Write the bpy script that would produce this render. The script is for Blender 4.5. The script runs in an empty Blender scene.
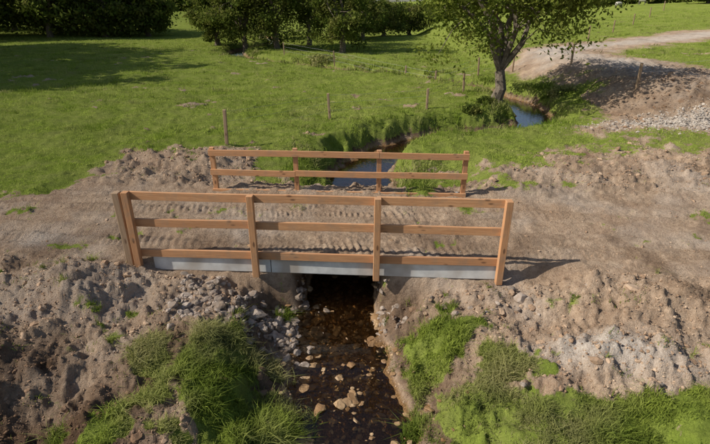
import bpy, bmesh, math, numpy as np
from mathutils import Vector, Matrix
rng=np.random.default_rng(7)
scene=bpy.context.scene
# ---------------------------------------------------------------- helpers
def ss(a,b,x):
    t=np.clip((x-a)/(b-a),0,1); return t*t*(3-2*t)
def _h(i,j,seed):
    n=(i*374761393+j*668265263+seed*974634777)&0xffffffff
    n=((n^(n>>13))*1274126177)&0xffffffff
    n=(n^(n>>16))&0xffffffff
    return n/4294967295.0
def vn(x,y,seed=0):
    xi=np.floor(x).astype(np.int64); yi=np.floor(y).astype(np.int64)
    fx=x-xi; fy=y-yi
    u=fx*fx*fx*(fx*(fx*6-15)+10); v=fy*fy*fy*(fy*(fy*6-15)+10)
    a=_h(xi,yi,seed);b=_h(xi+1,yi,seed);c=_h(xi,yi+1,seed);d=_h(xi+1,yi+1,seed)
    return (a*(1-u)+b*u)*(1-v)+(c*(1-u)+d*u)*v
def fbm(x,y,scale,octs=4,seed=0,gain=.5):
    x=np.asarray(x,float)*scale; y=np.asarray(y,float)*scale
    s=0;amp=1;tot=0
    for o in range(octs):
        n=vn(x,y,seed+o*17)*2-1
        s=s+n*amp; tot+=amp; amp*=gain
        x,y=(x*1.62-y*1.18)+3.1,(x*1.18+y*1.62)+7.7
    return s/tot
def mesh_np(name,V,F,mats,matidx=None,attrs=None,smooth=False,parent=None):
    V=np.asarray(V,np.float32);F=np.asarray(F,np.int32)
    me=bpy.data.meshes.new(name); k=F.shape[1]
    me.vertices.add(len(V)); me.vertices.foreach_set('co',V.ravel())
    me.loops.add(F.size); me.polygons.add(len(F))
    me.loops.foreach_set('vertex_index',F.ravel())
    me.polygons.foreach_set('loop_start',np.arange(0,F.size,k,dtype=np.int32))
    me.polygons.foreach_set('use_smooth',np.full(len(F),smooth))
    for m in mats: me.materials.append(m)
    if matidx is not None: me.polygons.foreach_set('material_index',np.asarray(matidx,np.int32))
    me.update(calc_edges=True)
    if attrs:
        for an,av in attrs.items():
            a=me.attributes.new(an,'FLOAT','POINT'); a.data.foreach_set('value',np.asarray(av,np.float32))
    o=bpy.data.objects.new(name,me); scene.collection.objects.link(o)
    if parent: o.parent=parent
    return o
def empty(name,loc=(0,0,0)):
    e=bpy.data.objects.new(name,None); e.location=loc; e.empty_display_size=.2
    scene.collection.objects.link(e); return e
class M:
    def __init__(s,name):
        s.m=bpy.data.materials.new(name); s.m.use_nodes=True; s.t=s.m.node_tree; s.t.nodes.clear()
    def n(s,typ,ins=None,**kw):
        nd=s.t.nodes.new(typ)
        for k,v in kw.items(): setattr(nd,k,v)
        if ins:
            for k,v in ins.items():
                if hasattr(v,'is_output'): s.t.links.new(v,nd.inputs[k])
                else: nd.inputs[k].default_value=v
        return nd
    def noise(s,vec,scale,detail=4,rough=.55,lo=0.,hi=1.):
        o=s.n('ShaderNodeTexNoise',{'Vector':vec,'Scale':scale,'Detail':detail,'Roughness':rough}).outputs[0]
        if (lo,hi)!=(0.,1.):
            o=s.n('ShaderNodeMapRange',{0:o,1:lo,2:hi}).outputs[0]
        return o
    def mix(s,f,a,b,mode='MIX'):
        nd=s.n('ShaderNodeMix',None,data_type='RGBA',blend_type=mode)
        for idx,v in ((0,f),(6,a),(7,b)):
            if hasattr(v,'is_output'): s.t.links.new(v,nd.inputs[idx])
            else: nd.inputs[idx].default_value=v if idx==0 else (tuple(v)+(1,) if len(v)==3 else v)
        return nd.outputs[2]
    def math(s,op,a,b=0.):
        return s.n('ShaderNodeMath',{0:a,1:b},operation=op).outputs[0]
    def attr(s,name): return s.n('ShaderNodeAttribute',attribute_name=name).outputs['Fac']
    def out(s,sh): s.n('ShaderNodeOutputMaterial',{'Surface':sh}); return s.m
    def pos(s): return s.n('ShaderNodeNewGeometry').outputs['Position']

# ---------------------------------------------------------------- terrain functions
SL=.061
def yb(x): return 6.51+(2.25-x)*SL
STREAM=np.array([(0.2,-2.0),(.1,2.0),(.05,4.2),(-.18,5.6),(-.27,6.6),(-.2,8.2),(0.0,10.),(.1,11.5),(.2,13.6),(.9,15.4),(2.6,16.9),
  (5.0,17.6),(6.9,18.9),(7.7,21.),(7.9,23.5),(6.8,26.5),(4.5,29.5),(1.,33.),(-3.,37.),(-9.,43),(-12,52),(-10,64),(-14,80)])
def resample(P,step):
    out=[]
    for i in range(len(P)-1):
        p0=P[max(i-1,0)];p1=P[i];p2=P[i+1];p3=P[min(i+2,len(P)-1)]
        n=max(2,int(np.linalg.norm(p2-p1)/step))
        for k in range(n):
            t=k/n
            out.append(.5*((2*p1)+(-p0+p2)*t+(2*p0-5*p1+4*p2-p3)*t*t+(-p0+3*p1-3*p2+p3)*t**3))
    out.append(P[-1]); return np.array(out)
SC=resample(STREAM,.6)
def pdist(x,y,P):
    best=np.full(np.shape(x),1e9); side=np.zeros(np.shape(x))
    for i in range(len(P)-1):
        ax,ay=P[i];bx,by=P[i+1];dx=bx-ax;dy=by-ay;L=dx*dx+dy*dy
        t=np.clip(((x-ax)*dx+(y-ay)*dy)/L,0,1)
        qx=x-(ax+t*dx);qy=y-(ay+t*dy);d=qx*qx+qy*qy
        m=d<best
        best=np.where(m,d,best); side=np.where(m,np.sign(dx*qy-dy*qx),side)
    return np.sqrt(best),side   # side>0 : left
def zw(y): return -.98+np.clip(.022*(y-6),-.03,.5)
PATH=resample(np.array([(10.8,14.5),(12.8,18.),(13.6,22.),(12.9,27.),(12.6,32.),(17,37.),(27,43.),(42,50),(60,54)]),1.5)
YBX=[-60,-14,-9.6,-7.6,-6.9,-6.3,-5.2,-4,-2,-1.3,2,2.7,4.5,7.3,9.0,9.9,30,60]
YBY=[9.6,9.4,9.0,9.3,10.6,12.6,13.9,13.5,12.3,10.4,10.2,10.9,12.1,12.9,14.6,21.5,20,19]
def gauss(x,y,cx,cy,r,ry=None): return np.exp(-(((x-cx)/r)**2+((y-cy)/(ry or r))**2))
def soil_mask(x,y):
    nz=fbm(x,y,.9,4,11); n2=fbm(x,y,3.5,4,12,gain=.6)
    m=ss(-.7,.7,np.interp(x,YBX,YBY)-y+nz*2.4+n2*1.3)
    pd,_=pdist(x,y,PATH)
    m=np.maximum(m,ss(4.2,2.0,pd+fbm(x,y,.5,3,5)*1.6+n2*.6))
    m=m-.8*ss(.12,.4,fbm(x,y,.45,3,15)+.25*n2)*ss(9,11,y)*ss(16.,14.5,y)*ss(4,8,x)
    m=np.maximum(m,.8*ss(.44,.56,fbm(x,y,.8,4,703,gain=.6))*ss(13,16,y)*ss(70,40,y))
    n=y-yb(x)
    g=np.zeros(np.shape(x))
    g=np.maximum(g,1.3*gauss(x,y,-1.65,5.05,.55,.62))
    g=np.maximum(g,1.25*gauss(x,y,-1.35,3.9,.7,1.1))
    g=np.maximum(g,1.3*gauss(x,y,1.05,5.35,.68,.6))
    g=np.maximum(g,1.15*gauss(x,y,1.1,4.2,.6,.7))
    g=np.maximum(g,1.2*ss(4.5,3.85,y)*ss(1.0,1.6,x))
    g=np.maximum(g,1.0*gauss(x,y,2.85,5.75,.3,.2))
    g=np.maximum(g,.9*gauss(x,y,-2.6,3.6,.35,.3))
    g=np.maximum(g,.6*gauss(x,y,-4.9,7.3,.28,.2))
    g=np.maximum(g,.65*gauss(x,y,-2.5,4.9,.4,.4))
    g=np.maximum(g,.6*gauss(x,y,2.0,4.8,.5,.35))
    g=np.where(n<1.2,g,0)
    g=g+ nz*.5+n2*.95
    m=m*(1-ss(.35,.8,g)*(y<9))
    return np.clip(m,0,1)
MOUNDS=[(-3.0,5.0,.75,.5,.12),(-4.3,6.0,.8,.5,.12),(-2.6,3.6,.5,.4,.12),(-4.6,4.3,.7,.6,.12),(2.95,4.75,.8,.35,.2),(4.4,5.7,.6,.35,.15),
 (2.85,5.8,.35,.22,.16),(1.1,5.4,.5,.35,.22),(-1.8,5.2,.4,.35,.15),(-1.6,4.2,.4,.3,.06),(.95,4.4,.35,.3,.12),(3.6,6.3,.5,.3,.1),(-5.8,7.2,.7,.4,.06),(5.6,6.9,.8,.4,.14),(5.,11.,1.2,.5,.2),
 (4.,9.9,1.,.4,.12),(7.,11.6,1.4,.5,.2),(-5.,12.6,1.2,.6,.12),(-3.5,12.2,.8,.4,.12),(-7,9.5,.8,.5,.08),(10.5,15.0,2,1,.2)]
def Hbase(x,y):
    n=y-yb(x)
    z=np.zeros(np.shape(x))
    z+= .3*fbm(x,y,.07,3,1)*ss(13,30,y)
    z+= 1.15*ss(15.5,20,y+fbm(x,y,.3,2,9))*ss(9.,12.4,x)
    z+= 2.9*ss(20,85,y)*ss(10,48,x)
    z+= 1.5*ss(30,90,x)*ss(0,20,y)
    z+= 1.6*ss(40,110,y)*ss(-10,-60,x)
    z+= 9.*ss(75,200,y)*ss(10,-45,x)
    z-= 3.0*ss(60,250,y)*ss(-60,0,x)*ss(150,60,x)
    z+= 8.5*ss(260,600,y)
    lat=ss(-4.4,-2.9,x)*ss(3.7,2.4,x)
    z-= (.27+.03*np.clip(-n,0,4))*(1-ss(.10,.26,n))*lat
    z-= .28*ss(3.62,3.8,n)*lat*ss(8,5,n)
    z-= .10*np.clip(-n-.3,0,3)*ss(2.5,3.5,np.abs(x+.2))
    near=ss(-.3,.1,n)*ss(3.9,3.1,n)
    for cx,cy,rx,ry,h in MOUNDS: z=z+h*gauss(x,y,cx,cy,rx,ry)*(1-.8*near)
    v=n-1.75
    wob=.12*fbm(x,y,.25,2,31)
    ruts=0
    for c in (-1.35,-.95,-.45,.15,.55,1.0,1.35):
        ruts=ruts-.04*np.exp(-((v-c+wob*2+.1*c*fbm(x,y,.12,1,33))/.09)**2)
    sw=fbm(x,y,.5,2,77)
    rib=.019*np.sin(2*np.pi*(x+.25*sw+.15*v)/.115)*(np.exp(-((v+1.15+wob*2)/.25)**4)+np.exp(-((v-.35+wob*2)/.25)**4)+.8*np.exp(-((v-1.2+wob*2)/.2)**4))*(.25+.75*ss(-.3,.2,fbm(x,y,.8,2,41)))
    z=z+(ruts+rib)*ss(14,9,np.abs(x))*ss(-.15,.1,n)
    return z,near
def detail(x,y,soil,near):
    rough=soil*(1-.72*near)
    fade=ss(60,15,y)
    big=fbm(x,y,.9,3,3)*.09*rough
    med=np.clip(fbm(x,y,3.4,4,21,gain=.62),-.3,1)*.18*rough
    f1=fbm(x,y,8,3,51,gain=.65); f2=fbm(x,y,15,2,53)
    fine=(.5-np.abs(f1))*.07*(rough*.9+.12*soil)+f2*.026*rough
    gr=(fbm(x,y,1.1,4,61)*.14+fbm(x,y,6,2,63)*.04)*(1-soil)
    return (big+med+fine+gr)*(.25+.75*fade)
def H(x,y,carve=True,soil=None):
    x=np.asarray(x,float);y=np.asarray(y,float)
    if soil is None: soil=soil_mask(x,y)
    z,near=Hbase(x,y)
    z=z+detail(x,y,soil,near)
    if carve:
        n=y-yb(x)
        d,side=pdist(x,y,SC)
        br=ss(-.02,.12,n)*ss(3.75,3.6,n)
        front=(n<1.8)
        w0=np.where(front,.42,.62)*(1-br)+.55*br
        w1f=np.where(side>0,2.15,2.0)
        w1=np.where(front,w1f,1.5)*(1-br)+.85*br
        p=ss(0,1,(d+ (1-br)*.26*fbm(x,y,1.5,4,91)-w0)/(w1-w0))
        p=p**.9
        bed=zw(y)-.05+.08*fbm(x,y,3,3,71)
        z=bed+(z-bed)*p+ .26*fbm(x,y,4,4,95,gain=.6)*p*(1-p)*4*(1-br)
    return z
# ---------------------------------------------------------------- materials
def ground_mat():
    g=M('ground_soil_and_grass'); P=g.pos()
    s=g.attr('soil'); li=g.attr('pale'); mo=g.attr('moist_dark'); bd=g.attr('bed')
    n1=g.noise(P,1.3,4,.6,.32,.68); n2=g.noise(P,9,4,.65,.38,.62); n3=g.noise(P,45,2,.6,.35,.65); n4=g.noise(P,.35,2,.5,.35,.65); n5=g.noise(P,3.2,4,.7,.4,.62)
    sc=g.mix(n1,(.37,.25,.165),(.56,.42,.295)); sc=g.mix(g.math('MULTIPLY',n2,.55),sc,(.20,.12,.072)); 
    sc=g.mix(g.math('MULTIPLY',n3,.3),sc,(.60,.48,.36))
    sc=g.mix(li,sc,g.mix(n3,(.46,.395,.335),(.63,.57,.50)))
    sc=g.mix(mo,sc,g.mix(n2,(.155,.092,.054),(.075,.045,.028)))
    sc=g.mix(bd,sc,g.mix(n3,(.34,.20,.09),(.16,.085,.035)))
    gc=g.mix(n4,(.24,.315,.045),(.33,.40,.07)); gc=g.mix(g.math('MULTIPLY',n2,.55),gc,(.10,.145,.022))
    gc=g.mix(g.math('MULTIPLY',n5,.5),gc,(.13,.18,.03))
    gc=g.mix(g.math('MULTIPLY',n1,.35),gc,(.38,.35,.14)); gc=g.mix(g.math('MULTIPLY',n3,.35),gc,(.07,.10,.014))
    sm=g.n('ShaderNodeMapRange',{0:g.math('ADD',s,g.math('MULTIPLY',g.math('SUBTRACT',n2,.5),.6)),1:.3,2:.7}).outputs[0]
    col=g.mix(sm,gc,sc)
    hgt=g.noise(P,24,5,.75)
    b=g.n('ShaderNodeBump',{'Strength':1.,'Distance':.075,'Height':hgt}).outputs[0]
    bs=g.n('ShaderNodeBsdfDiffuse',{'Color':col,'Roughness':.6,'Normal':b})
    return g.out(bs.outputs[0])
def simple_noise_mat(name,c1,c2,scale,rough=.9,bump=.4,dist=.01,c3=None):
    g=M(name);P=g.pos()
    col=g.mix(g.noise(P,scale,3,.6,.3,.7),c1,c2)
    if c3: col=g.mix(g.math('MULTIPLY',g.noise(P,scale*.21,2,.5,.45,.6),.8),col,c3)
    b=g.n('ShaderNodeBump',{'Strength':bump,'Distance':dist,'Height':g.noise(P,scale*3,4,.7)}).outputs[0]
    return g.out(g.n('ShaderNodeBsdfPrincipled',{'Base Color':col,'Roughness':rough,'Specular IOR Level':.3,'Normal':b}).outputs[0])
def rock_mat(name,c1,c2,c3,rough):
    g=M(name);P=g.pos();rv=g.attr('rnd')
    col=g.mix(rv,c1,c2); col=g.mix(g.math('MULTIPLY',g.noise(P,16,3,.6,.35,.65),.6),col,c3)
    b=g.n('ShaderNodeBump',{'Strength':.5,'Distance':.01,'Height':g.noise(P,45,3,.7)}).outputs[0]
    return g.out(g.n('ShaderNodeBsdfPrincipled',{'Base Color':col,'Roughness':rough,'Specular IOR Level':.3,'Normal':b}).outputs[0])
def clod_mat():
    g=M('soil_clod');P=g.pos(); rv=g.attr('rnd'); mo=g.attr('moist_dark')
    col=g.mix(g.noise(P,1.3,4,.6,.32,.68),(.37,.25,.165),(.56,.42,.295)); col=g.mix(g.math('MULTIPLY',rv,.8),col,(.23,.14,.085))
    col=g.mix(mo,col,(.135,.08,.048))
    b=g.n('ShaderNodeBump',{'Strength':.6,'Distance':.01,'Height':g.noise(P,40,3,.7)}).outputs[0]
    return g.out(g.n('ShaderNodeBsdfDiffuse',{'Color':col,'Normal':b}).outputs[0])
def leaf_mat(name,c1,c2,c3,trans=.3):
    g=M(name); v=g.attr('var'); P=g.pos()
    col=g.mix(v,c1,c2); col=g.mix(g.math('MULTIPLY',g.noise(P,.7,2,.5,.45,.65),.7),col,c3)
    d=g.n('ShaderNodeBsdfDiffuse',{'Color':col}).outputs[0]
    t=g.n('ShaderNodeBsdfTranslucent',{'Color':g.mix(.5,col,(.28,.34,.05))}).outputs[0]
    return g.out(g.n('ShaderNodeMixShader',{0:trans,1:d,2:t}).outputs[0])
def wood_mat(name,c1,c2,c3):
    g=M(name); tc=g.n('ShaderNodeTexCoord').outputs['Object']; rnd=g.n('ShaderNodeObjectInfo').outputs['Random']
    mp=g.n('ShaderNodeMapping',{'Vector':tc,'Scale':(1.2,22,22)}).outputs[0]
    off=g.n('ShaderNodeVectorMath',{0:mp,1:g.n('ShaderNodeCombineXYZ',{0:g.math('MULTIPLY',rnd,37.)}).outputs[0]},operation='ADD').outputs[0]
    gr=g.noise(off,1.6,6,.65,.3,.7); gr2=g.noise(off,7,4,.6,.35,.65)
    col=g.mix(gr,c1,c2); col=g.mix(g.math('MULTIPLY',gr2,.4),col,c3)
    col=g.mix(g.math('MULTIPLY',rnd,.45),col,c3)
    kn=g.n('ShaderNodeTexVoronoi',{'Vector':g.n('ShaderNodeMapping',{'Vector':tc,'Scale':(2.6,7,7)}).outputs[0],'Scale':1.}).outputs[0]
    kf=g.n('ShaderNodeMapRange',{0:kn,1:.09,2:.16,3:.75,4:0.}).outputs[0]
    col=g.mix(kf,col,(.09,.045,.025))
    dirt=g.noise(g.pos(),5,4,.6,.5,.68); col=g.mix(g.math('MULTIPLY',dirt,.45),col,(.30,.21,.14))
    b=g.n('ShaderNodeBump',{'Strength':.35,'Distance':.004,'Height':gr}).outputs[0]
    return g.out(g.n('ShaderNodeBsdfPrincipled',{'Base Color':col,'Roughness':.75,'Specular IOR Level':.25,'Normal':b}).outputs[0])
def water_mat():
    g=M('stream_water'); P=g.pos()
    b=g.n('ShaderNodeBump',{'Strength':.35,'Distance':.015,'Height':g.noise(P,9,3,.5)}).outputs[0]
    fr=g.n('ShaderNodeFresnel',{'IOR':1.33,'Normal':b}).outputs[0]
    tr=g.n('ShaderNodeBsdfTransparent',{'Color':(.93,.80,.58,1)}).outputs[0]
    gl=g.n('ShaderNodeBsdfGlossy',{'Color':(1,1,1,1),'Roughness':.04,'Normal':b}).outputs[0]
    return g.out(g.n('ShaderNodeMixShader',{0:g.math('MINIMUM',g.math('MULTIPLY',fr,1.6),1.),1:tr,2:gl}).outputs[0])
MG=ground_mat(); MW=water_mat()
MROCK=rock_mat('stone',(.19,.155,.125),(.42,.355,.30),(.21,.14,.09),.9)
MPALE=rock_mat('pale_gravel',(.33,.29,.25),(.55,.50,.44),(.34,.27,.2),.9)
MBED=rock_mat('wet_stream_stone',(.24,.13,.055),(.56,.40,.23),(.17,.09,.04),.4)
MCLOD=clod_mat()
MCONC=simple_noise_mat('grey_concrete',(.50,.50,.48),(.66,.66,.63),7,.8,.3,.004,(.36,.30,.24))
MWOOD=wood_mat('new_timber',(.50,.25,.115),(.70,.40,.205),(.31,.14,.065))
MPOST=wood_mat('weathered_timber',(.34,.23,.14),(.46,.33,.21),(.19,.125,.08))
MGRASS=leaf_mat('grass_blades',(.14,.21,.025),(.34,.42,.07),(.42,.40,.15),.3)
MTGR=leaf_mat('tall_grass',(.08,.12,.02),(.28,.34,.06),(.42,.36,.18),.3)
MLEAF=leaf_mat('tree_leaves',(.075,.11,.018),(.20,.23,.04),(.19,.19,.05),.35)
MDARK=leaf_mat('dark_tree_leaves',(.045,.072,.016),(.14,.17,.035),(.18,.165,.05),.25)
MLIT=leaf_mat('fallen_leaves',(.13,.065,.028),(.30,.17,.07),(.24,.16,.07),.1)
MBARK=simple_noise_mat('bark',(.09,.07,.05),(.22,.18,.14),9,.95,.8,.02)
MWIRE=simple_noise_mat('galvanised_wire',(.3,.3,.3),(.4,.4,.4),9,.5,.1)
MWOOL=simple_noise_mat('wool',(.50,.46,.39),(.62,.58,.5),9,.95,.5,.02)
MDHEAD=simple_noise_mat('sheep_skin',(.1,.09,.08),(.2,.18,.16),9,.9,.2)

# ---------------------------------------------------------------- terrain sheet
r=np.exp(np.linspace(math.log(2.4),math.log(1200),1060)); s=np.linspace(-1,1,840); s=1.6*(.68*s+.32*s**3)
R,S=np.meshgrid(r,s,indexing='ij'); X=(R*S); Y=R-3.0
X=X.ravel();Y=Y.ravel()
soil=soil_mask(X,Y)
Z=H(X,Y,True,soil)
def extra(x,y,z,soil):
    d,_=pdist(x,y,SC)
    pale=1.0*gauss(x,y,2.95,4.75,.8,.3)+.5*gauss(x,y,-5.6,7.6,.8,.4)+1.2*gauss(x,y,11.6,16.2,2.2,.7)+.25*ss(.15,.5,fbm(x,y,.5,3,101))
    pdp,_=pdist(x,y,PATH); pale=pale+.7*ss(2.4,.5,pdp)*ss(18,24,y)
    pale=np.clip(pale+.3*fbm(x,y,2,3,103),0,.9)
    moist_dark=ss(.8,.25,(z-zw(y)))*.75*ss(2.2,1.2,d)*ss(.02,.15,z-zw(y))+.9*ss(-1.9,-2.6,x)*ss(5.2,4.2,y+.8*fbm(x,y,1,3,105))+.7*ss(.05,.38,fbm(x,y,.8,4,107,gain=.6))*(.35+.65*ss(9,5,y))+.4*gauss(x,y,12,18.2,3.5,1.2)  # damp soil near water; plain darker tone front left, right bank, noise patches
    return np.clip(pale,0,1)*soil,np.clip(moist_dark,0,.95)
pale,moist_dark=extra(X,Y,Z,soil)
dS=pdist(X,Y,SC)[0]
soilv=np.maximum(soil,ss(.3,.1,Z-zw(Y))*(dS<1.6))
bed=ss(.06,.01,Z-zw(Y))*(dS<1.3)
nr,nc=R.shape
I=np.arange(nr*nc).reshape(nr,nc)
F=np.stack([I[:-1,:-1],I[:-1,1:],I[1:,1:],I[1:,:-1]],-1).reshape(-1,4)
mesh_np('ground',np.stack([X,Y,Z],1),F,[MG],attrs={'soil':soilv,'pale':pale,'moist_dark':moist_dark,'bed':bed},smooth=True)
# ---------------------------------------------------------------- water
SCf=resample(STREAM,.25); tan=np.gradient(SCf,axis=0); tan/=np.linalg.norm(tan,axis=1)[:,None]
nrm=np.stack([-tan[:,1],tan[:,0]],1)
L=SCf+nrm*.95; Rr=SCf-nrm*.95; zz=zw(SCf[:,1])
V=np.concatenate([np.c_[L,zz],np.c_[Rr,zz]]); k=len(SCf); i=np.arange(k-1)
mesh_np('stream_water',V,np.stack([i+k,i+k+1,i+1,i],1),[MW],smooth=True)

# ---------------------------------------------------------------- rocks / clods
def rock_templates(sub,nt,seed,planes=9):
    rg=np.random.default_rng(seed)
    bm=bmesh.new(); bmesh.ops.create_icosphere(bm,subdivisions=sub,radius=1)
    V0=np.array([v.co[:] for v in bm.verts]); F0=np.array([[v.index for v in f.verts] for f in bm.faces]); bm.free()
    T=[]
    for _ in range(nt):
        V=V0.copy()
        for _ in range(planes):
            nn=rg.normal(size=3);nn/=np.linalg.norm(nn);c=rg.uniform(.5,.85)
            V=V-np.maximum(0,V@nn-c)[:,None]*nn
        V*=1+.09*rg.normal(size=(len(V),1))
        T.append(V)
    return np.array(T),F0
def scatter_rocks(name,x,y,z,size,flat,T,F0,mat,seed,smooth=False,moist_dark=None):
    rg=np.random.default_rng(seed); n=len(x); nv=T.shape[1]
    sc=np.stack([rg.uniform(.75,1.3,n),rg.uniform(.6,1.,n),flat*rg.uniform(.7,1.2,n)],1)*size[:,None]
    V=T[rg.integers(0,len(T),n)]*sc[:,None,:]
    tx=rg.normal(0,.25,n)[:,None]; c,s_=np.cos(tx),np.sin(tx)
    yy=V[:,:,1]*c-V[:,:,2]*s_; z2=V[:,:,1]*s_+V[:,:,2]*c
    a=rg.uniform(0,6.28,n)[:,None]; c,s_=np.cos(a),np.sin(a)
    xx=V[:,:,0]*c-yy*s_; yy=V[:,:,0]*s_+yy*c
    out=np.stack([xx+x[:,None],yy+y[:,None],z2+z[:,None]],-1)
    Fa=(F0[None]+np.arange(n)[:,None,None]*nv).reshape(-1,3)
    at={'rnd':np.repeat(rg.random(n),nv)}
    if moist_dark is not None: at['moist_dark']=np.repeat(moist_dark,nv)
    return mesh_np(name,out.reshape(-1,3),Fa,[mat],smooth=smooth,attrs=at)
T2,F2=rock_templates(2,30,1); T1,F1=rock_templates(2,30,2,6); T0,F0_=rock_templates(1,30,3,3)
def onstream(n,y0,y1,spread,rg):
    y=rg.uniform(y0,y1,n); cx=np.interp(y,SC[:,1],SC[:,0]); return cx+rg.normal(0,spread,n),y
x,y=onstream(1700,1.5,9.5,.42,rng); sz=np.clip(rng.lognormal(-3.35,.55,len(x)),.015,.13)
scatter_rocks('stream_bed_stones',x,y,H(x,y)+sz*.12,sz,.42,T2,F2,MBED,5)
x,y=onstream(260,1.8,6,.42,rng); kk=fbm(x,y,2.5,2,881)>.0; x,y=x[kk],y[kk]
z=np.maximum(H(x,y)+.012,zw(y)+.006)
rg=np.random.default_rng(88); n=len(x); a=rg.uniform(0,6.28,n); s1=rg.uniform(.008,.03,n); s2=s1*rg.uniform(.25,.6,n)
ca,sa=np.cos(a),np.sin(a); tz=rg.normal(0,.003,(4,n))
Q=np.stack([np.c_[x+ca*s1,y+sa*s1,z+tz[0]],np.c_[x-sa*s2,y+ca*s2,z+tz[1]],np.c_[x-ca*s1,y-sa*s1,z+tz[2]],np.c_[x+sa*s2,y-ca*s2,z+tz[3]]],1).reshape(-1,3)
mesh_np('fallen_leaves',Q,np.arange(4*n).reshape(-1,4),[MLIT],attrs={'var':np.repeat(rg.random(n),4)})
x=np.r_[rng.uniform(-2.7,-.45,560),rng.uniform(.35,.8,25),rng.uniform(1.1,2.6,18),rng.normal(-.95,.15,90),rng.normal(.5,.12,25)]
y=np.r_[rng.normal(6.15,.3,560),rng.normal(6.3,.2,25),rng.normal(5.95,.3,18),rng.uniform(6.2,7.3,90),rng.uniform(6.2,7.2,25)]
nn=y-yb(x); keep=(nn<.0)|((np.abs(x+.2)<.85)&(nn<1)); x,y=x[keep],y[keep]
sz=np.clip(rng.lognormal(-3.0,.5,len(x)),.02,.13)
scatter_rocks('rubble_stones',x,y,H(x,y)-sz*.12,sz,.7,T2,F2,MROCK,6)
def clods(name,n,mu,sg,lo,hi,T,F,seed,thr,sink):
    rr=np.exp(rng.uniform(math.log(5.5),math.log(27),n)); x=rr*rng.uniform(-1.05,1.05,n); y=rr-3
    sm=soil_mask(x,y); nn=y-yb(x); d,_=pdist(x,y,SC)
    onroad=(nn>-.05)&(nn<3.7)
    keep=(sm>.5)&(d>.6)&(~onroad|(rng.random(n)<.35))&(fbm(x,y,1.5,3,201)>thr+.3*(rng.random(n)-.5))&~((np.abs(nn-.2)<.32)&(x>-3)&(x<2.4))
    x,y,rr,onroad=x[keep],y[keep],rr[keep],onroad[keep]
    sz=np.clip(rng.lognormal(mu,sg,len(x))*(rr/9)**.6,lo,hi)*np.where(onroad,.5,1)
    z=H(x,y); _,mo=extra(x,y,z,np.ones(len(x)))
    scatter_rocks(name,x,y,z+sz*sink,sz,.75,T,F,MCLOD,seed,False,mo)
clods('soil_clods',19000,-4.0,.6,.01,.11,T1,F1,7,-.12,-.05)
clods('soil_crumbs',100000,-4.75,.5,.004,.03,T0,F0_,9,-.45,.15)
n=900;x=rng.uniform(-7,8,n);y=rng.uniform(3,13,n);nn=y-yb(x);keep=(soil_mask(x,y)>.6)&((nn<-.1)|(nn>3.7))&(pdist(x,y,SC)[0]>1)&(fbm(x,y,.8,2,301)>.0)
x,y=x[keep],y[keep];sz=np.clip(rng.lognormal(-4.2,.5,len(x)),.01,.05)
scatter_rocks('scattered_stones',x,y,H(x,y)+sz*.1,sz,.65,T2,F2,MROCK,8)
n=5000;x=rng.normal(11.6,1.5,n);y=rng.normal(16.2,.5,n);sz=np.clip(rng.lognormal(-3.7,.45,n),.012,.07)
scatter_rocks('gravel_patch',x,y,H(x,y)+sz*.1,sz,.65,T0,F0_,MPALE,18)

# ---------------------------------------------------------------- grass
def blades(name,x,y,z,h,w,mat,var,seed,seg=1,lean=.35):
    rg=np.random.default_rng(seed); n=len(x); a=rg.uniform(0,2*np.pi,n); dx=np.cos(a)*w;dy=np.sin(a)*w
    la=rg.uniform(0,2*np.pi,n); ll=np.abs(rg.normal(0,lean,n))*h; lx=np.cos(la)*ll;ly=np.sin(la)*ll
    z=z-.01
    if seg==1:
        V=np.stack([np.c_[x-dx,y-dy,z],np.c_[x+dx,y+dy,z],np.c_[x+lx,y+ly,z+h]],1).reshape(-1,3)
        F=np.arange(3*n).reshape(-1,3); va=np.repeat(var,3)
    else:
        V=np.stack([np.c_[x-dx,y-dy,z],np.c_[x+dx,y+dy,z],
          np.c_[x+dx*.8+lx*.35,y+dy*.8+ly*.35,z+h*.6],np.c_[x-dx*.8+lx*.35,y-dy*.8+ly*.35,z+h*.6],np.c_[x+lx*1.3,y+ly*1.3,z+h*(1-.25*ll/h)]],1).reshape(-1,3)
        b=np.arange(n)[:,None]*5
        F=np.concatenate([b+[0,1,2],b+[0,2,3],b+[3,2,4]]); va=np.repeat(var,5)
    return mesh_np(name,V,F,[mat],attrs={'var':va})
N=460000
rr=np.exp(rng.uniform(math.log(11.5),math.log(70),N)); x=rr*rng.uniform(-1.0,1.0,N); y=rr-3
sm=soil_mask(x,y); d,_=pdist(x,y,SC); pn=fbm(x,y,1.3,4,401,gain=.65)
keep=(sm<.3+.4*rng.random(N))&(d>.75)&(rng.random(N)<.5+1.8*pn)
x,y,rr,d,pn=x[keep],y[keep],rr[keep],d[keep],pn[keep]
bank=np.exp(-((d-1.5)/.6)**2)
cl=ss(.1,.5,fbm(x,y,.45,3,411)+.3*fbm(x,y,2.2,2,412))
h=(.03+.035*rng.random(len(x)))*(rr/14)**.5+ .14*cl*rng.random(len(x))+bank*.14*rng.random(len(x))
var=np.clip(.65+1.3*fbm(x,y,.5,4,421,gain=.65)+.25*rng.normal(size=len(x))-.3*bank-.3*cl,0,1)
blades('meadow_grass',x,y,H(x,y),h,.005*(rr/14)**.9+.003,MGRASS,var,11,1,.8)
K=1900; rr=np.exp(rng.uniform(math.log(14),math.log(65),K)); tx=rr*rng.uniform(-1,1,K); ty=rr-3
kp=(fbm(tx,ty,.12,3,811)>-.15)&(soil_mask(tx,ty)<.4)&(pdist(tx,ty,SC)[0]>1.2); tx,ty,rr=tx[kp],ty[kp],rr[kp]
per=36; x=np.repeat(tx,per);y=np.repeat(ty,per);r_=np.repeat(rr,per);sg=np.repeat(rng.uniform(.05,.25,len(tx)),per)
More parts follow.
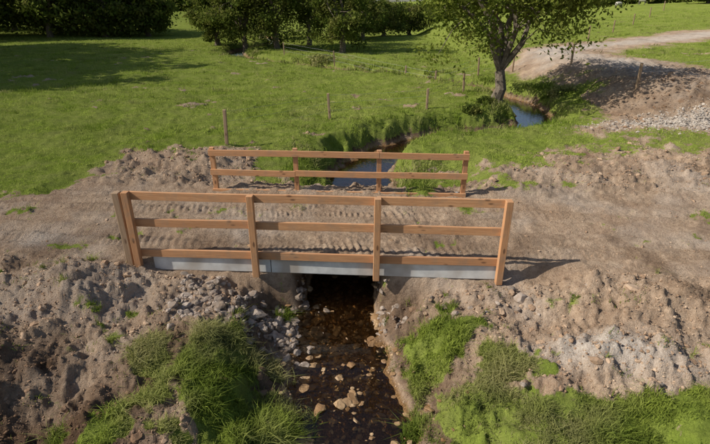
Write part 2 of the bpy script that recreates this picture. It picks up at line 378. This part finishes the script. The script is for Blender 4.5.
x=x+rng.normal(size=len(x))*sg*1.3;y=y+rng.normal(size=len(x))*sg
blades('pasture_tussocks',x,y,H(x,y),(.05+.15*rng.random(len(x)))*(.6+2*sg),.006*(r_/14)**.9+.002,MTGR,np.clip(np.repeat(rng.random(len(tx))*.7,per)+rng.normal(0,.15,len(x)),0,1),15,1,.7)
N=480000
x=rng.uniform(-5.5,6,N); y=rng.uniform(2.2,7.2,N)
sm=soil_mask(x,y); d,_=pdist(x,y,SC); nn=y-yb(x)
tuft=fbm(x,y,3.,3,431)
keep=(sm<.35+.3*rng.random(N))&(d>.46)&(nn<.0)&(tuft>-.45+.6*rng.random(N))
x,y,d,tuft=x[keep],y[keep],d[keep],tuft[keep]
h=.02+.045*rng.random(len(x))+.16*ss(-.15,.55,tuft)*rng.random(len(x))+.08*ss(2.1,1.,d)*ss(.5,.9,d)*(x<0)*rng.random(len(x))
var=np.clip(.5+.9*fbm(x,y,1.2,3,441)+.3*rng.normal(size=len(x))+.35*tuft-.3*ss(1.1,.5,d),0,1)
blades('bank_grass',x,y,H(x,y),h,.0026+.003*rng.random(len(x)),MTGR,var,12,2,.8)
N=42000
i=rng.integers(0,len(SC),N); off=rng.normal(0,.5,N); side=np.where(rng.random(N)<.5,-1,1)
x=SC[i,0]+side*(1.1+np.abs(off))+rng.normal(0,.2,N); y=SC[i,1]+rng.normal(0,.5,N)
d,_=pdist(x,y,SC); nn=y-yb(x)
keep=(d>.95)&(nn>3.75)&(y<50)&(fbm(x,y,.8,2,451)>.05)&(soil_mask(x,y)<.6)
x,y=x[keep],y[keep]
var=np.clip(.3+.6*fbm(x,y,.9,3,461)+.2*rng.normal(size=len(x)),0,1)
blades('stream_side_grass',x,y,H(x,y),.08+.22*rng.random(len(x)),.006+.0005*y,MTGR,var,13,2,.7)
N=7500
cx=rng.uniform(-7,11,380);cy=rng.uniform(3,14.5,380);i=rng.integers(0,380,N);x=cx[i]+rng.normal(0,.06,N);y=cy[i]+rng.normal(0,.05,N)
nn=y-yb(x);keep=((nn<-.2)|(nn>3.9))&(pdist(x,y,SC)[0]>1.1);x,y=x[keep],y[keep]
blades('weeds',x,y,H(x,y),.02+.05*rng.random(len(x)),np.full(len(x),.004),MTGR,rng.random(len(x)),14,2,.9)

# ---------------------------------------------------------------- bridge
def board(name,p0,p1,wid,hgt,mat,parent,bev=.004,up=(0,0,1)):
    p0=Vector(p0);p1=Vector(p1);Lg=(p1-p0).length
    bm=bmesh.new(); bmesh.ops.create_cube(bm,size=1)
    for v in bm.verts: v.co=Vector((v.co.x*Lg,v.co.y*wid,v.co.z*hgt))
    es=[e for e in bm.edges if abs((e.verts[0].co-e.verts[1].co).x)>Lg*.5]
    bmesh.ops.subdivide_edges(bm,edges=es,cuts=5)
    ph=rng.uniform(0,6)
    for v in bm.verts: v.co.z+=.004*math.sin(v.co.x*2.1+ph); v.co.y+=.003*math.sin(v.co.x*1.7+ph*2)
    me=bpy.data.meshes.new(name); bm.to_mesh(me); bm.free(); me.materials.append(mat)
    o=bpy.data.objects.new(name,me); scene.collection.objects.link(o)
    x=(p1-p0).normalized(); u=Vector(up); yv=u.cross(x).normalized(); zv=x.cross(yv)
    m=Matrix((x,yv,zv)).transposed().to_4x4(); m.translation=(p0+p1)/2
    o.matrix_world=m
    md=o.modifiers.new('bevel','BEVEL'); md.width=bev; md.segments=2; md.limit_method='ANGLE'
    o.parent=parent; return o
e=Vector((-math.cos(math.radians(3.5)),math.sin(math.radians(3.5)),0)); nv=Vector((math.sin(math.radians(3.5)),math.cos(math.radians(3.5)),0))
def parapet(origin,length,top,rails,railside,zb,dz=0):
    par=empty('timber_bridge_parapet')
    O=Vector(origin)
    for i in range(4):
        p=O+e*(length*i/3)+Vector((rng.uniform(-.01,.01),0,0)); tl=Vector((rng.uniform(-.012,.012),rng.uniform(-.008,.008),0))
        board('post_%d'%(i+1),p+Vector((0,0,zb)),p+tl+Vector((0,0,top+rng.uniform(0,.015))),.10,.10,MWOOD,par,.006,up=(0,1,0))
    for j,zc in enumerate(rails):
        split=[0,length*(2/3 if j%2 else 1/3),length]
        for k in range(2):
            a=split[k]-(.06 if k==0 else -.003); b=split[k+1]+(.06 if k==1 else -.003)
            dzz=rng.uniform(-.008,.008)
            board('rail_%d_%d'%(j+1,k+1),O+e*a+nv*railside+Vector((0,0,zc+dzz)),O+e*b+nv*railside+Vector((0,0,zc+dz+dzz*.3)),.045,.13,MWOOD,par,.004)
    return par
parapet((2.25,6.51,0),5.78,1.13,[.075,.61,1.06],.0755,-.26)
parapet((2.34,9.80,0),5.45,.95,[-.03,.42,.855],-.0755,-.4)
br=empty('concrete_bridge')
O=Vector((2.28,6.51,0))
cuts=[(-.02,1.95),(1.962,3.65),(3.662,5.6)]
for i,(a,b) in enumerate(cuts):
    p=O+nv*.19
    board('edge_beam_near_%d'%(i+1),p+e*a+Vector((0,0,-.12)),p+e*b+Vector((0,0,-.12)),.2,.25,MCONC,br,.012)
    p=O+nv*3.5
    board('edge_beam_far_%d'%(i+1),p+e*a+Vector((0,0,-.19)),p+e*b+Vector((0,0,-.19)),.2,.25,MCONC,br,.012)
for i in range(3):
    a,b=cuts[i]
    p=O+nv*(.34+3.02/2-.04)
    board('deck_slab_%d'%(i+1),p+e*a+Vector((0,0,-.17)),p+e*b+Vector((0,0,-.17)),3.1,.2,MCONC,br,.01)
gx=np.linspace(-1.75,1.35,190); gn=np.linspace(.115,3.62,200)
GX,GN=np.meshgrid(gx,gn,indexing='ij'); GY=GN+yb(GX); gx_,gy_=GX.ravel(),GY.ravel()
sm=np.ones_like(gx_)
gz=H(gx_,gy_,False,soil_mask(gx_,gy_))+.02
edge=ss(-1.75,-1.5,gx_)*ss(1.35,1.1,gx_)
gz=np.maximum(gz,.005+.012*fbm(gx_,gy_,9,2,3))*edge-.12*(1-edge)
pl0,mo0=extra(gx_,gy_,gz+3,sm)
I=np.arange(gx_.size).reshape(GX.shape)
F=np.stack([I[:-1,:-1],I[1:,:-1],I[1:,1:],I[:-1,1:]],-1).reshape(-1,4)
mesh_np('soil_track',np.stack([gx_,gy_,gz],1),F,[MG],attrs={'soil':sm,'pale':pl0,'moist_dark':mo0,'bed':sm*0},smooth=True)

# ---------------------------------------------------------------- fence posts
def hz(x,y): return float(H(np.array([x]),np.array([y]))[0])
def tube(pts,rads,k=6):
    pts=np.array(pts,float); V=[];F=[]
    for i,p in enumerate(pts):
        t=pts[min(i+1,len(pts)-1)]-pts[max(i-1,0)]; t/=np.linalg.norm(t)+1e-9
        a=np.cross(t,[.3,.9,.1]);a/=np.linalg.norm(a)+1e-9;b=np.cross(t,a)
        for j in range(k):
            an=2*np.pi*j/k; V.append(p+rads[i]*(a*math.cos(an)+b*math.sin(an)))
    for i in range(len(pts)-1):
        for j in range(k): F.append((i*k+j,i*k+(j+1)%k,(i+1)*k+(j+1)%k,(i+1)*k+j))
    return np.array(V),np.array(F)
z0=hz(-3.66,6.92)
sp=empty('wooden_fence_post',(0,0,0)); board('post',(-3.66,6.92,z0-.2),(-3.68,6.93,1.12),.11,.12,MPOST,sp,.012,up=(0,1,0))
def wire_fence(pts,hts):
    par=empty('wire_fence'); tops=[]
    for i,((x,y),h) in enumerate(zip(pts,hts)):
        z=hz(x,y); l=Vector((rng.uniform(-.06,.06),rng.uniform(-.04,.04),0))
        board('post_%d'%(i+1),(x,y,z-.2),(x+l.x,y+l.y,z+h),.09,.09,MPOST,par,.012,up=(0,1,0)); tops.append((x,y,z,h))
    Vs=[];Fs=[];o=0
    for f in (.35,.65,.93):
        for a,b in zip(tops[:-1],tops[1:]):
            pa=np.array([a[0],a[1],a[2]+a[3]*f]);pb=np.array([b[0],b[1],b[2]+b[3]*f])
            mid=(pa+pb)/2-[0,0,.02]
            V,F=tube([pa,mid,pb],[.003]*3,3); Vs.append(V);Fs.append(F+o);o+=len(V)
    if Vs: mesh_np('wires',np.concatenate(Vs),np.concatenate(Fs),[MWIRE],parent=par)
wire_fence([(-3.8,13.9),(-.93,17.9),(2.9,19.6),(5.2,23.5)],[1.02,.95,.8,.9])
wire_fence([(-6,43.),(-1.5,37.),(3.0,30.),(4.6,28.6),(7.3,29.5),(9.6,30.5),(11.4,26.5)],[1.05,1.05,1.05,1.,1.,1.,1.])
wire_fence([(11.2,19.6),(15.2,19.2)],[1.0,1.])
wire_fence([(20,44),(25,50),(30,56),(35,62),(40,68)],[1.1]*5)

# ---------------------------------------------------------------- trees
def make_tree(name,x,y,Hh,R,ch,cz,rz,trunk_r,K,nleaf,leaf,mat,seed,spread=.55,fork=.3,lean=(0,0),z=None,low=-.75):
    rg=np.random.default_rng(seed); z=hz(x,y) if z is None else z
    Vs=[];Fs=[];o=0
    def add(pts,rads,k=6):
        nonlocal o
        V,F=tube(pts,rads,k); Vs.append(V);Fs.append(F+o);o+=len(V)
    base=np.array([x,y,z-.2]); fk=np.array([x+lean[0]*.4,y+lean[1]*.4,z+Hh*fork])
    midt=(base+fk)/2+rg.normal(0,.05,3)*[1,1,0]
    add([base,base+[0,0,.35],midt,fk],[trunk_r*1.7,trunk_r*1.1,trunk_r,trunk_r*.85],9)
    C=np.array([x+lean[0],y+lean[1],z+cz])
    limbs=[]
    nl=7
    for i in range(nl):
        a=2*np.pi*i/nl+rg.uniform(-.4,.4); el=rg.uniform(-.1,1.) if i<nl-1 else 1.4
        end=C+np.array([math.cos(a)*math.cos(el)*R*.75,math.sin(a)*math.cos(el)*R*.75,math.sin(el)*rz*.8])
        P=[fk]; 
        for t in (.25,.5,.75,1.):
            q=fk*(1-t)+end*t; q=q+np.array([0,0,.35*rz*math.sin(t*np.pi)*.5])+rg.normal(0,.05*R,3)*(t<1); P.append(q)
        rd=[trunk_r*.6*(1-t*.85) for t in (0,.25,.5,.75,1.)]
        add(P,rd,6); limbs.append(np.array(P))
    allp=np.concatenate(limbs)
    cl=[]
    while len(cl)<K:
        v=rg.normal(size=3); v/=np.linalg.norm(v); rad=rg.uniform(.35,1.)**.6
        lump=1+.25*math.sin(3*math.atan2(v[1],v[0])+seed)+.18*math.sin(5*v[2]+seed*2)
        p=C+v*rad*lump*np.array([R,R,rz])
        if v[2]<low : continue
        if p[2]<z+.6: continue
        cl.append(p)
    cl=np.array(cl)
    for p in cl:
        j=np.argmin(((allp-p)**2).sum(1)); q=allp[j]; m=(p+q)/2+rg.normal(0,.06*R,3)+[0,0,.05*R]
        add([q,m,p],[trunk_r*.16,trunk_r*.09,trunk_r*.03],4)
    per=nleaf//K
    sd=rg.uniform(.5,1.25,K)*R*spread*.33
    cen=np.repeat(cl,per,0); sdr=np.repeat(sd,per)
    n=len(cen)
    P=cen+rg.normal(size=(n,3))*sdr[:,None]*[1,1,.62]
    a=rg.normal(size=(n,3)); a/=np.linalg.norm(a,axis=1)[:,None]; nn=rg.normal(size=(n,3))+[0,0,.9]
    b=np.cross(nn,a); b/=np.linalg.norm(b,axis=1)[:,None]+1e-9
    sz=leaf*rg.uniform(.6,1.3,n)[:,None]
    Q=np.stack([P-a*sz,P+b*sz*.55,P+a*sz,P-b*sz*.55],1).reshape(-1,3)
    FL=np.arange(4*n).reshape(-1,4)+o
    var=np.clip(np.repeat(rg.uniform(.1,.8,K),per)+rg.normal(0,.2,n),0,1)
    V=np.concatenate(Vs+[Q]); Fb=np.concatenate(Fs)
    vv=np.concatenate([np.zeros(o),np.repeat(var,4)])
    return mesh_np(name,V,np.concatenate([Fb,FL]),[MBARK,mat],matidx=np.r_[np.zeros(len(Fb)),np.ones(len(FL))],attrs={'var':vv})
make_tree('stream_side_tree',6.2,21.4,7.6,3.9,0,4.5,3.0,.24,140,26000,.085,MLEAF,3,.42,.17)
D='deciduous_tree'
mids=[(-14.5,54,6.0,2.5),(-11.2,52,9,3.5),(-7.8,51,10,3.7),(-5.,56,10,3.8),(-1.2,48,8.,2.9),(-12,66,10,4.2),(-3,66,9,4.),(4,72,4.4,3.0),(8,76,4.2,3.0),(1.,66,5.8,3.0)]
for i,(x,y,h,R_) in enumerate(mids):
    make_tree(D,x,y,h,R_,0,h*.53,h*.45,.28,70,12000,.14,MDARK,20+i,.5,.16,low=-.95)
lefts=[(-52,63,12,6),(-45,63,11,5.5),(-38.5,65,11,4.8),(-33.,68,10,4.4),(-28.5,71,8,3.6),(-41,72,11,4.5),(-60,60,13,6),(-64,74,14,6),(-50,76,14,6),(-35,78,12,5)]
for i,(x,y,h,R_) in enumerate(lefts):
    make_tree(D,x,y,h,R_,0,h*.46,h*.5,.35,75,9500,.25,MDARK,50+i,.6,.12,low=-1)
for i,(x,y,h,R_) in enumerate([(-33,24,16,4.5),(-36,30,19,5),(-38,36,19,5),(-41,42,19,5.5),(-44,48,15,5)]):
    make_tree(D,x,y,h,R_,0,h*.6,h*.4,.4,75,6500,.36,MDARK,70+i,.55,.2)
for i,(x,y,h,R_) in enumerate([(51,76,7,4),(58,78,8,4.5),(64,84,9,5)]):
    make_tree(D,x,y,h,R_,0,h*.45,h*.5,.3,70,8000,.25,MDARK,80+i,.65,.12,low=-1)
def woodland(name,pts,leaf,per,seed):
    rg=np.random.default_rng(seed); Ps=[];vv=[]
    for (x,y,h,R_) in pts:
        z=hz(x,y); K=16
        v=rg.normal(size=(K,3)); v/=np.linalg.norm(v,axis=1)[:,None]; v[:,2]=v[:,2]*.9
        c=np.array([x,y,z+h*.5])+v*[R_*.75,R_*.75,h*.38]
        cc=np.repeat(c,per,0); Ps.append(cc+rg.normal(size=cc.shape)*[R_*.22,R_*.22,h*.11]); vv.append(np.clip(np.repeat(rg.uniform(0,.7,K),per)+rg.normal(0,.15,len(cc)),0,1))
    P=np.concatenate(Ps); var=np.concatenate(vv); n=len(P)
    a=rg.normal(size=(n,3)); a/=np.linalg.norm(a,axis=1)[:,None]; b=np.cross(rg.normal(size=(n,3))+[0,0,.6],a); b/=np.linalg.norm(b,axis=1)[:,None]
    sz=leaf*rg.uniform(.6,1.3,n)[:,None]
    Q=np.stack([P-a*sz,P+b*sz*.7,P+a*sz,P-b*sz*.7],1).reshape(-1,3)
    mesh_np(name,Q,np.arange(4*n).reshape(-1,4),[MDARK],attrs={'var':np.repeat(var,4)})
pts=[(xx+rng.uniform(-3,3),245+rng.uniform(-15,25),rng.uniform(4.5,8),rng.uniform(4,6.5)) for xx in np.arange(-190,260,6.5)]
pts+=[(xx+rng.uniform(-3,3),125+rng.uniform(-3,3),rng.uniform(2.2,3.8),rng.uniform(2.5,4)) for xx in np.arange(4,40,4.5)]
pts+=[(xx+rng.uniform(-2,2),118+rng.uniform(-3,3),rng.uniform(4,6.),rng.uniform(3,4)) for xx in np.arange(-90,-30,5)]
woodland('distant_woodland',pts,.7,60,5)
def bush(name,x,y,rx,rz,n,leaf,mat,seed,K=14):
    rg=np.random.default_rng(seed); z=hz(x,y)
    v=rg.normal(size=(K,3)); v/=np.linalg.norm(v,axis=1)[:,None]; v[:,2]=np.abs(v[:,2])
    c=np.array([x,y,z])+v*[rx*.7,rx*.7,rz*.7]; per=n//K; cc=np.repeat(c,per,0)
    P=cc+rg.normal(size=cc.shape)*[rx*.2,rx*.2,rz*.2]; n=len(P)
    a=rg.normal(size=(n,3))+[0,0,.8]; a/=np.linalg.norm(a,axis=1)[:,None]; b=np.cross(rg.normal(size=(n,3)),a); b/=np.linalg.norm(b,axis=1)[:,None]
    sz=leaf*rg.uniform(.6,1.3,n)[:,None]
    Q=np.stack([P-a*sz,P+b*sz*.5,P+a*sz,P-b*sz*.5],1).reshape(-1,3)
    st=[];sf=[];o=len(Q)
    for q in c:
        V,F=tube([(x,y,z-.05),(q+np.array([x,y,z]))/2,q],[.02,.012,.005],4); st.append(V);sf.append(F+o);o+=len(V)
    var=np.r_[np.repeat(np.clip(np.repeat(rg.uniform(0,.8,K),per)+rg.normal(0,.2,n),0,1),4),np.zeros(sum(map(len,st)))]
    mesh_np(name,np.concatenate([Q]+st),np.concatenate([np.arange(4*n).reshape(-1,4)]+sf),[mat,MBARK],matidx=np.r_[np.zeros(n),np.ones(sum(map(len,sf)))],attrs={'var':var})
for i,(x,y,rx,rz) in enumerate([(5.5,20.4,.45,.3),(9.6,22.8,.7,.4),(4.6,19.2,.4,.3),(-2.5,38.5,1.2,.5)]):
    bush('shrub',x,y,rx,rz,1400,.04+.001*y,MTGR if i%2 else MDARK,200+i)

# ---------------------------------------------------------------- sheep
def sheep(x,y,ang,graze):
    par=empty('sheep',(x,y,hz(x,y))); par.rotation_euler=(0,0,ang)
    def skin(name,verts,edges,rad,mat,root=0,sub=2):
        me=bpy.data.meshes.new(name); me.from_pydata(verts,edges,[]); me.materials.append(mat)
        o=bpy.data.objects.new(name,me); scene.collection.objects.link(o); o.parent=par
        o.modifiers.new('s','SKIN'); 
        for i,rd in enumerate(rad): me.skin_vertices[0].data[i].radius=(rd,rd)
        me.skin_vertices[0].data[root].use_root=True
        o.modifiers.new('ss','SUBSURF').levels=sub; o.modifiers['ss'].render_levels=sub
    hx=(.72,0,.28) if graze else (.8,0,.95)
    vs=[(-.45,0,.66),(-.15,0,.68),(.2,0,.68),(.45,0,.7),(.6,0,.52 if graze else .85)]
    skin('fleece',vs,[(0,1),(1,2),(2,3),(3,4)],[.2,.27,.27,.22,.12],MWOOL,1)
    hx2=(.8,0,.12) if graze else (.95,0,.9)
    skin('head',[vs[4],hx,hx2],[(0,1),(1,2)],[.08,.08,.045],MDHEAD,0)
    for nm,lx,ly,f in (('foreleg_left',.36,.12,-1),('foreleg_right',.36,-.12,-1),('hindleg_left',-.4,.12,1),('hindleg_right',-.4,-.12,1)):
        skin(nm,[(lx,ly,.6),(lx-.04*f,ly,.32),(lx+.01*f,ly,.12),(lx,ly,0)],[(0,1),(1,2),(2,3)],[.09,.04,.028,.035],MDHEAD,0,1)
for i,(x,y,a,gz_) in enumerate([(39,78,.3,True),(43.5,80,3.0,False)]): sheep(x,y,a,gz_)

# ---------------------------------------------------------------- light, sky, camera
sd=Vector((1.0,.22,0)).normalized(); el=math.radians(40)
ldir=Vector((sd.x*math.cos(el),sd.y*math.cos(el),-math.sin(el)))
sun=bpy.data.lights.new('sun','SUN'); sun.energy=5.0; sun.angle=math.radians(.5); sun.color=(1,.94,.84)
so=bpy.data.objects.new('sun',sun); scene.collection.objects.link(so); so.rotation_euler=ldir.to_track_quat('-Z','Y').to_euler()
w=bpy.data.worlds.new('World'); scene.world=w; w.use_nodes=True; nt=w.node_tree
sky=nt.nodes.new('ShaderNodeTexSky'); sky.sky_type='NISHITA'; sky.sun_disc=False; sky.sun_elevation=el
tosun=-ldir; sky.sun_rotation=math.atan2(tosun.x,tosun.y); sky.air_density=1.; sky.dust_density=1.5
bg=nt.nodes['Background']; bg.inputs[1].default_value=.10; nt.links.new(sky.outputs[0],bg.inputs[0])
cam=bpy.data.cameras.new('camera'); cam.sensor_width=36; cam.lens=480/710*36; cam.clip_end=4000; cam.clip_start=.05
co=bpy.data.objects.new('camera',cam); scene.collection.objects.link(co); co.location=(0,0,3.7); co.rotation_euler=(math.radians(66),0,0)
scene.camera=co
scene.view_settings.view_transform='Standard'; scene.view_settings.look='None'; scene.view_settings.exposure=0
